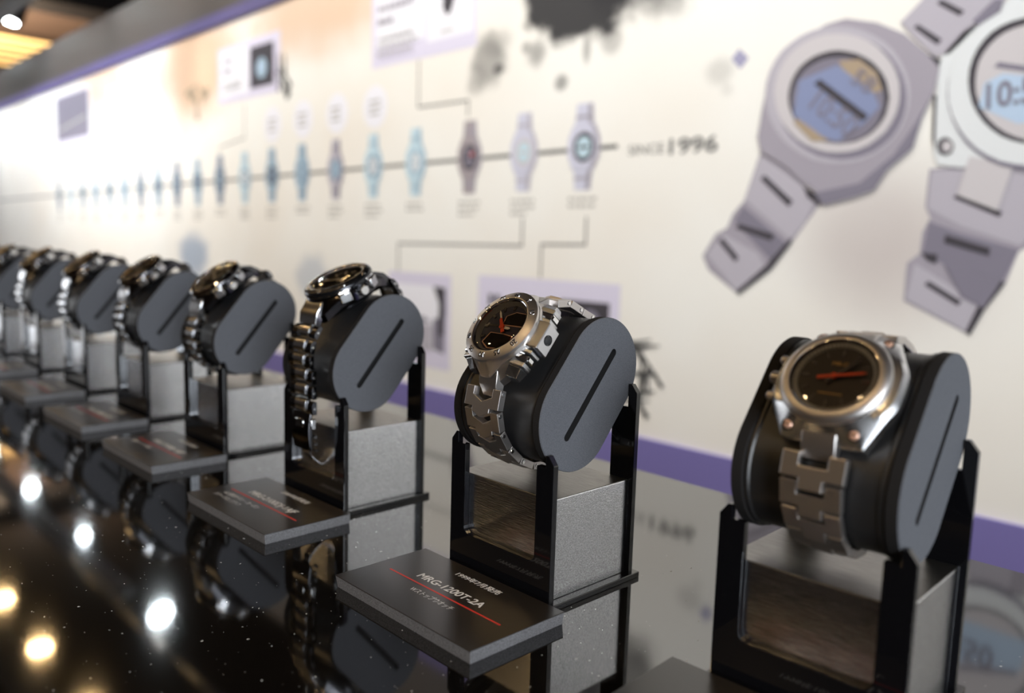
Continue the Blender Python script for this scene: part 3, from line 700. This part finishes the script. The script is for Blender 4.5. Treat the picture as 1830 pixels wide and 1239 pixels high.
    text_obj('link_engraving', 'MR-G', 2.0, 'chrome', root, H @ T(-4.6, -33.8, -5.2) @ RX(63), .02, 8.0)

def watch_chunky(root):
    H = T(-1.5, 5, 31); add = head(root, H)
    add(MB().loft([circ(17, -1), circ(19.5, .2), circ(20.5, 3.2), circ(19.5, 4)]), 'case_back', 'case_back', 0, 40)
    out = polar(sym([(20.5, 3), (20.3, 9), (17, 16), (10, 22.5), (5, 26)]))
    dz = lambda x, y: -max(0, abs(y)-14)*.62
    add(MB().loft([ring(out, .94, lambda x, y: 2.6+dz(x, y)*.6), ring(out, 1.0, lambda x, y: 4+dz(x, y)*.8), ring(out, 1.0, lambda x, y: 9.5+dz(x, y)), ring(out, .95, lambda x, y: 11.4+dz(x, y)), circ(20.2, 12.6), circ(17, 12.6)]), 'case', 'titan', 0, 28)
    bz = polar(sym([(22.0, 2), (21.2, 8), (17.5, 14.5), (9.0, 20.6), (3.2, 26.2)]), 96)
    d2 = lambda x, y: -max(0, abs(y)-17)*.62
    add(MB().loft([ring(bz, .97, lambda x, y: 11.6+d2(x, y)), ring(bz, 1.0, lambda x, y: 12.4+d2(x, y)), ring(bz, .985, lambda x, y: 14.0+d2(x, y)), circ(21.9, 14.2, 96), circ(21.7, 15.6, 96), circ(21.2, 16.0, 96), circ(17.3, 17.4, 96), circ(16.7, 17.2, 96), circ(16.4, 16.2, 96)], cap0=False, cap1=False), 'bezel', 'titan', 0, 24)
    mb = MB()
    for k in range(1, 13):
        if k in (3,): continue
        me = text_mesh(str(5*k), 3.6, .10, .22, 'CENTER')
        mb_X = RZ(-30*k) @ T(0, 17.9, 17.2) @ RX(-19)
        glue(mb, me, mb_X)
    add(mb, 'bezel_numerals', 'chrome', 0, 0)
    add(MB().lathe([(16.8, 17.3), (16.0, 17.0), (15.4, 15.4)], 64), 'bezel_lip', 'chrome', 0, 60)
    add(MB().lathe([(16.0, 16.6), (14.2, 13.4)], 64), 'flange', 'rehaut', 0, 60)
    add(MB().disc(15.6, 13.2), 'dial', 'dial_blue', 0, 0)
    # two display windows with copper outlines
    for poly in ([(-1.5, 2.2), (12.2, 2.2), (12.0, 6), (10.2, 9.6), (3.0, 10.0), (-2.2, 7.2)], [(-8.5, -9.6), (-3, -12.6), (6.2, -12.2), (10.0, -9.2), (9.0, -4.6), (3, -3.8), (-6.5, -3.8)]):
        cx = sum(p[0] for p in poly)/len(poly); cy = sum(p[1] for p in poly)/len(poly)
        add(MB().prism([(cx+(x-cx)*1.09, cy+(y-cy)*1.12) for x, y in poly], 13.2, 13.6), 'window_outline', 'copper', 0, 0)
        add(MB().prism(poly, 13.3, 13.75), 'display_window', 'lcd', 0, 0)
    mb = MB()
    for k in range(12):
        if k in (1, 2, 5, 6, 7): continue
        mb.box(-.7, .7, 11.4, 14.2, 13.25, 13.9, 0, RZ(-30*k))
    mb.box(-11.5, -4.5, .4, 1.6, 13.25, 13.5); mb.box(-13, -11.2, -.4, 2.2, 13.25, 13.7)
    add(mb, 'hour_markers', 'hand_steel', 0, 0)
    mb = MB(); hand(mb, -40, 12.5, 0, .62, 14.5, 0)
    add(mb, 'minute_hand', 'hand_white', 0, 0)
    mb = MB(); hand(mb, -40, 6.6, 4.4, 1.0, 14.9, 0); mb.cyl(1.5, 14.2, 15.5, 16)
    add(mb, 'hand_hub', 'hand_red', 0, 0)
    mb = MB(); hand(mb, 95, 5.6, 0, .9, 14.2, 0); add(mb, 'hour_hand', 'hand_white', 0, 0)
    crystal(add, 16.0, 16.7)
    # right flank: button guard with black button, two polished pushers, angular shoulders
    def flank(s_):
        def blk(x0, x1, y0, y1, zb, zi, zo, name, m, bev=.5):
            """block from x0 (inner) to x1 (outer); bottom zb, top height zi inside falling to zo outside"""
            mb = MB(); P = [(x0, y0, zb), (x1, y0, zb), (x1, y1, zb), (x0, y1, zb), (x0, y0, zi), (x1, y0, zo), (x1, y1, zo), (x0, y1, zi)]
            P = [(s_*x, y, z) for x, y, z in P]
            mb.add(P, [(3,2,1,0),(4,5,6,7),(0,1,5,4),(1,2,6,5),(2,3,7,6),(3,0,4,7)]); return add(mb, name, m, bev, 0)
        if s_ > 0:
            blk(18.5, 27.2, -7.8, 7.8, 2.6, 14.2, 12.0, 'button_guard', 'titan_side', .7)
            X = T(27.0, 0, 7.4) @ RY(90)
            add(MB().lathe([(2.7, 0), (2.7, .5), (2.2, .5), (2.2, .25)], 28, X=X), 'button_rim', 'black_steel')
            add(MB().lathe([(2.1, 0), (2.1, .5), (1.7, .7), (.01, .7)], 24, X=X), 'side_button', 'rubber')
        else:
            blk(18.5, 24.4, -6.0, 6.0, 3.0, 12.4, 10.2, 'button_guard', 'titan_side', .7)
        for q in (-1, 1):
            y = (q*8.4, q*10.6); blk(17.5, 24.2, min(y), max(y), 3.0, 12.6, 10.2, 'shoulder', 'titan_side', .4)
            y = (q*10.9, q*14.6); blk(16.5, 23.6, min(y), max(y), 3.4, 12.0, 9.4, 'push_button', 'chrome', 1.0)
            y = (q*14.9, q*17.6); blk(14.5, 22.2, min(y), max(y), 2.6, 11.2, 8.8, 'shoulder', 'titan_side', .4)
            P = [(13.5, q*17.8, 1.6), (20.6, q*17.8, 1.6), (17.2, q*22.4, 0.2), (11.5, q*22.4, .2), (13.5, q*17.8, 10.2), (20.6, q*17.8, 7.8), (17.2, q*22.4, 4.0), (11.5, q*22.4, 6.6)]
            mb = MB(); mb.add([(s_*x, y_, z) for x, y_, z in P], [(3,2,1,0),(4,5,6,7),(0,1,5,4),(1,2,6,5),(2,3,7,6),(3,0,4,7)]); add(mb, 'lug', 'titan_side', .4, 0)
    flank(1); flank(-1)
    for s_ in (-1, 1):
        mb = MB(); mb.loft([[(-6.8, s_*21, 1), (6.8, s_*21, 1), (6.8, s_*21, 8.4), (-6.8, s_*21, 8.4)], [(-6.4, s_*27.5, -3.2), (6.4, s_*27.5, -3.2), (6.4, s_*28, 3.6), (-6.4, s_*28, 3.6)], [(-4.5, s_*31, -7.5), (4.5, s_*31, -7.5), (4.5, s_*32, -2), (-4.5, s_*32, -2)]])
        add(mb, 'end_link', 'titan', .5)
    W, w, e, g = 12.6, 6.6, 5.4, .3
    poly = [(-W, -e+g), (-w+g, -e+g), (-w+g, -e-2.0), (0, -e-4.8), (w-g, -e-2.0), (w-g, -e+g), (W, -e+g), (W, e-g), (w+g, e-g), (w+g, e-4.6), (0, e-7.4), (-w-g, e-4.6), (-w-g, e-g), (-W, e-g)]
    mb = MB(); mb.prism(poly, -1.8, 2.2)
    for s_ in (-1, 1): mb.cyl(1.15, 0, .5, 14, 1, T(s_*(W-.15), e-2.2, .3) @ RY(90*s_))
    src = mb.build('bracelet_link', ['titan', 'chrome'], None, .5, 0)
    pts = bracelet_path((-21.5, 33.5), (31.0, 31.0), 28.2)
    lay_links(root, src, pts, 10.9, 8.0, 5, 1.02, .86, -1.5)

def watch_sport(root, H, dark, lug0, lug1, u=0.0, loop=True, style=0):
    """round sports chronograph: steel or black-plated, three-row polished bracelet"""
    add = head(root, H)
    body, trim = ('dark_steel', 'steel') if dark else ('dark_steel', 'steel')
    out = polar(sym([(20.6, 4), (19.5, 10), (15.0, 17.5), (11.5, 24), (5, 24.4)]))
    dz = lambda x, y: -max(0, abs(y)-13)*.5
    add(MB().loft([ring(out, .9, lambda x, y: .4+dz(x, y)*.7), ring(out, .99, lambda x, y: 2+dz(x, y)), ring(out, 1, lambda x, y: 6.5+dz(x, y)), ring(out, .95, lambda x, y: 8.2+dz(x, y)), circ(19.2, 9.4), circ(16, 9.2)]), 'case', body, 0, 28)
    add(MB().cyl(17.5, -1.4, 1, 36), 'case_back', 'black_steel')
    add(MB().lathe([(20.4, 9.0), (20.8, 10.4), (20.2, 12.4), (17.6, 13.8), (16.4, 13.6), (16.0, 12.6)], 64), 'bezel', 'dark_steel' if style != 1 else 'black_steel', 0, 50)
    mb = MB()
    for k in range(8 if style != 2 else 6):
        mb.lathe([(1.15, 0), (1.15, .5), (.8, .8), (.01, .8)], 14, 0, RZ(45*k+22 if style != 2 else 60*k) @ T(0, 18.8, 12.6) @ RX(-28))
    add(mb, 'bezel_screws', 'steel')
    add(MB().lathe([(16.1, 13.4), (15.6, 13.1), (15.0, 11.6)], 56), 'bezel_lip', 'steel', 0, 60)
    add(MB().lathe([(15.3, 12.6), (13.7, 10.4)], 56), 'flange', 'rehaut' if style == 0 else 'dial_black', 0, 60)
    add(MB().disc(14.8, 10.4), 'dial', 'dial_black', 0, 0)
    for x, y, r_ in ((-6.2, 0, 3.6), (0, -6.4, 4.0), (6.2, 1.5, 3.2)):
        add(MB().lathe([(r_, 10.45), (r_, 10.75), (r_-.45, 10.75), (r_-.45, 10.45)], 28, X=T(x, y, 0)), 'subdial_ring', 'hand_steel', 0, 60)
    mb = MB()
    for k in range(12): mb.box(-.5, .5, 10.2, 13.2, 10.45, 10.95, 0, RZ(30*k))
    add(mb, 'hour_markers', 'hand_white', 0, 0)
    mb = MB(); hand(mb, 40+60*style, 8.5, 2, .75, 11.2); hand(mb, 300-50*style, 12.2, 2, .6, 11.6); mb.cyl(1.2, 11, 12.2, 14)
    add(mb, 'hands', 'hand_white', 0, 0)
    crystal(add, 15.8, 13.2)
    for y, ang in ((9.8, 28), (-9.8, -28)):
        X = RZ(ang) @ T(19.3, 0, 6.4) @ RY(90)
        mb = MB(); mb.box(-3.2, 3.2, -3.6, 3.6, 0, 3.6, 0, X)
        add(mb, 'push_button', 'steel', .9)
        X2 = RZ(ang) @ T(18.5, 0, 10.2); add(MB().box(0, 2.6, -4.2, 4.2, -1.0, .6, 0, X2), 'button_cap', 'chrome', .4)
    X = T(19.8, 0, 6.2) @ RY(90)
    mb = MB(); rg = [[((3.3 if j % 2 else 2.95)*math.cos(2*math.pi*j/40), (3.3 if j % 2 else 2.95)*math.sin(2*math.pi*j/40), z) for j in range(40)] for z in (0, 4.2)]
    mb.loft(rg+[[(2.4*math.cos(2*math.pi*j/40), 2.4*math.sin(2*math.pi*j/40), 4.9) for j in range(40)]], X=X)
    add(mb, 'crown', 'steel', 0, 20)
    for s_ in (-1, 1):
        mb = MB(); mb.loft([[(-9, s_*19, 1), (9, s_*19, 1), (9, s_*19, 8), (-9, s_*19, 8)], [(-9, s_*25, -3), (9, s_*25, -3), (9, s_*25.8, 3.8), (-9, s_*25.8, 3.8)], [(-8.5, s_*28, -8), (8.5, s_*28, -8), (8.5, s_*29.6, -2), (-8.5, s_*29.6, -2)]])
        add(mb, 'end_link', 'steel' if s_ < 0 else 'dark_steel', .7)
    mb = MB()
    def barrel(x0, x1, y0, y1, zt, m):
        n = 8; prof = [(y0+(y1-y0)*i/n, zt*(1-.55*abs(2*i/n-1)**2.6)) for i in range(n+1)]
        a = [(x0, y, z) for y, z in prof]+[(x0, y1, -1.6), (x0, y0, -1.6)]; b = [(x1, y, z) for y, z in prof]+[(x1, y1, -1.6), (x1, y0, -1.6)]
        mb.loft([a, b], m)
    barrel(-5.2, 5.2, -4.3, 4.3, 2.7, 0); barrel(-11.2, -5.5, -5.2, 3.4, 1.9, 1); barrel(5.5, 11.2, -5.2, 3.4, 1.9, 1)
    for s_ in (-1, 1): mb.cyl(.9, 0, .3, 12, 0, T(s_*11.2, -1, .2) @ RY(90*s_))
    src = mb.build('bracelet_link', ['steel', 'dark_steel'], None, .3, 40)
    if loop:
        pts = bracelet_path(lug0, lug1, 28.4)
        lay_links(root, src, pts, 10.2, 5.0, 5, 1.3, 1.12, u)
    else:
        dn = (-math.sin(R(TH)), -math.cos(R(TH)))          # straight down, seen in cushion axes
        c = (-HL, 0); pts = []
        f0 = math.atan2(lug0[1], lug0[0]-c[0]); r0 = math.hypot(lug0[0]-c[0], lug0[1]); f1 = R(90+TH-8)
        for i in range(25):
            t = i/24; f = f0+(f1-f0)*t; r_ = r0+(31.5-r0)*t; pts.append((c[0]+r_*math.cos(f), r_*math.sin(f)))
        e = pts[-1]
        for i in range(1, 25): pts.append((e[0]+dn[0]*1.1*i, e[1]+dn[1]*1.1*i))
        lay_links(root, src, pts, 10.2, 5.0, 4, 1.3, 1.12, u, taper=60)
        # open folding clasp hanging below the last link
        e = pts[-1]; q = (e[0]+dn[0]*13, e[1]+dn[1]*13)
        X = link_matrix(q[0], q[1], dn[0], dn[1], 1, u)
        add2 = head(root, X)
        mb = MB(); n = 8
        prof = [(13-26*i/n, 2.6-1.6*abs(2*i/n-1)**2) for i in range(n+1)]
        mb.loft([[(-10.5, y, z) for y, z in prof]+[(-10.5, -13, -.6), (-10.5, 13, -.6)], [(10.5, y, z) for y, z in prof]+[(10.5, -13, -.6), (10.5, 13, -.6)]])
        add2(mb, 'clasp_cover', 'dark_steel', .5, 40)
        add2(MB().box(10.4, 12.4, 2, 9, -2.2, 1.6), 'clasp_button', 'steel', .6)
        add2(MB().box(-4.6, 4.6, 2.5, 8.5, 2.2, 3.4), 'clasp_plate', 'chrome', .6)
        for k, (y, z) in enumerate(((-3, -2.4), (-8, -2.6), (-12.5, -3))): add2(MB().cyl(1.2, 9, 12.2, 14, X=T(0, y, z) @ RY(90)), 'clasp_pin', 'steel')
        mb = MB(); N = 10; top = []; bot = []
        for i in range(N+1):
            t = i/N; y = -12-15*t; z = -2-14*t*t; top.append((y, z+.7)); bot.append((y, z-.2))
        mb.loft([[(-4.2, y, z) for y, z in top+bot[::-1]], [(4.2, y, z) for y, z in top+bot[::-1]]])
        add2(mb, 'clasp_blade', 'steel', .2, 50)
        # the other half stays over the back of the cushion and ends by the rear post
        c = (HL, 0); pts = []; f0 = math.atan2(lug1[1], lug1[0]-c[0]); r0 = math.hypot(lug1[0]-c[0], lug1[1])
        for i in range(31):
            t = i/30; f = f0-R(125)*t; r_ = r0+(29-r0)*min(1, t*4); pts.append((c[0]+r_*math.cos(f), r_*math.sin(f)))
        src2 = bpy.data.objects.new('bracelet_link', src.data); COL.objects.link(src2)
        b = src2.modifiers.new('edge', 'BEVEL'); b.width = .3*S; b.segments = 2; b.limit_method = 'ANGLE'; b.angle_limit = R(30)
        pos, tot = resample(pts, 9.2, 5.0)
        for k, (a, n_, ta, tn) in enumerate(pos):
            X = link_matrix(a, n_, -ta, -tn, 1.0, u)
            if k == 0: src2.parent = root; place(src2, X)
            else: inst(src2, 'bracelet_link', root, X)

# ---------------------------------------------------------------- the row
ROW = [  # dx, dy, turn, caption lines
    (166.3, 7.0, 2.13, ('1998年10月発売', 'MRG-121T-1A', ['フルメタル'])),
    (0.0, 0.0, 0.0, ('1999年7月発売', 'MRG-1200T-2A', ['Wストップウオッチ'])),
    (-185.0, -.4, .83, ('2000年8月発売', 'MRG-2100DJ-1AJF', ['GL3素材チタン・カーボン', 'カラークロノグラフ'])),
    (-369.9, 3.4, .68, ('2003年2月発売', 'MRG-7100BJ-1AJF', ['電波ソーラー搭載'])),
    (-538.0, 3.4, 1.5, ('2007年3月発売', 'MRG-7500BJ-1AJF', ['マルチバンド対応'])),
    (-719.4, 2.7, .4, ('2008年6月発売', 'MRG-7600D-1AJF', ['マルチバンド対応'])),
    (-906.0, 2.9, .3, ('2009年9月発売', 'MRG-7700B-1AJF', ['タフソーラー'])),
    (-1090.0, 3.0, .2, ('2010年9月発売', 'MRG-8000B-1AJF', ['タフソーラー'])),
    (-1274.0, 3.0, 0.0, ('2011年9月発売', 'MRG-8100B-1AJF', ['タフソーラー'])),
]
NTH = ['nearest the right edge', 'second from the right edge', 'third from the right', 'fourth from the right', 'fifth from the right', 'sixth from the right', 'seventh from the right', 'second from the far left end', 'at the far left end']
WL = ['matte titanium analog watch with orange second hand on the rightmost cushion',
      'chunky titanium watch with numbered bezel, red hand and chevron bracelet, in sharp focus',
      'polished black chronograph with its bracelet hanging open over the front post',
      'dark chronograph with ridged crown on the fourth cushion from the right',
      'dark steel chronograph on the fifth cushion from the right',
      'dark steel chronograph on the sixth cushion from the right',
      'dark steel chronograph on the seventh cushion from the right',
      'dark chronograph on the second cushion from the far left end',
      'dark chronograph on the last cushion at the far left end']
TEXTX = [(-14.2, 32.5, 47.8, 4.0), (-25.7, 50.0, 31.2, 5.6)]
for i, (dx, dy, rot, cap) in enumerate(ROW):
    MS = stand_matrix(dx, dy, rot)
    st = thing('watch_stand', 'black acrylic watch stand around a brushed silver block, %s' % NTH[i], 'display stand', MS, 'watch stands in the row')
    for k in ('base_plate', 'front_frame', 'rear_frame', 'silver_block', 'block_top_face'): use(k, st)
    cp = thing('caption_board', 'black caption board with crisp white lettering, before the red-handed watch' if i == 1 else 'black caption board with red line, before the stand %s' % NTH[i], 'caption board', MS, 'caption boards in the row')
    use('board', cp); use('red_rule', cp)
    x0, y0 = -53.8, -97.5
    text_obj('date_lettering', cap[0], 3.6, 'ink_white', cp, T(x0+39.6, y0+48.0, 6.62), .02, 33)
    text_obj('model_lettering', cap[1], 5.4, 'ink_white', cp, T(x0+(28 if i < 2 else 26), y0+31.4, 6.62), .028, 50 if i < 2 else 58)
    for k, ln in enumerate(cap[2]):
        text_obj('note_lettering', ln, 3.3, 'ink_white', cp, T(x0+(38.6 if i < 2 else 15-2*k), y0+18.8-6.2*k, 6.62), .008, 32 if i < 2 else (46, 34)[k] if i == 2 else 36)
    MP = MS @ T(0, -.4, 105) @ RX(TH)
    cu = thing('watch_cushion', 'black oval watch cushion with slotted grey foam ends, %s' % NTH[i], 'watch cushion', MP, 'watch cushions in the row')
    use('cushion_body', cu); use('foam_pad', cu); use('foam_pad', cu, RZ(180) @ RX(0))
    wt = thing('wristwatch', WL[i], 'watch', MP, 'watches in the row')
    if i == 0: watch_analog(wt)
    elif i == 1: watch_chunky(wt)
    elif i == 2: watch_sport(wt, T(2, 22, 29.5) @ RX(-24) @ Matrix.Scale(1.16, 4), True, (-8.2, 39.5), (51, 14), 3, loop=False, style=1)
    else: watch_sport(wt, T(0, 14, 29.2) @ RX(-13) @ Matrix.Scale(1.13, 4), True, (-17.5, 33.5), (45, 19.5), 1.5, style=[0, 2, 0, 2, 1, 0][i-3])

# ---------------------------------------------------------------- dust on the table
rnd = random.Random(4); mb = MB()
for _ in range(1300):
    x = rnd.uniform(-620, -60); y = rnd.uniform(40, 420); r_ = rnd.choice([.08, .10, .13, .17, .25]); a = rnd.uniform(0, 6)
    l_ = r_*rnd.choice([1, 1, 1.5, 3])
    c, s_ = math.cos(a), math.sin(a)
    P = [(-l_, -r_), (l_, -r_*.6), (l_*.5, r_), (-l_*.7, r_*.8)]
    P = [(x+p*c-q*s_, y+p*s_+q*c) for p, q in P]
    mb.add([(p, q, .02) for p, q in P]+[(x, y, .02+r_*.8)], [(3,2,1,0),(0,1,4),(1,2,4),(2,3,4),(3,0,4)])
du = mb.build('dust', 'dust', None, 0, 0)
tag(du, 'fine pale dust specks scattered over the glossy black table', 'dust', kind='stuff')
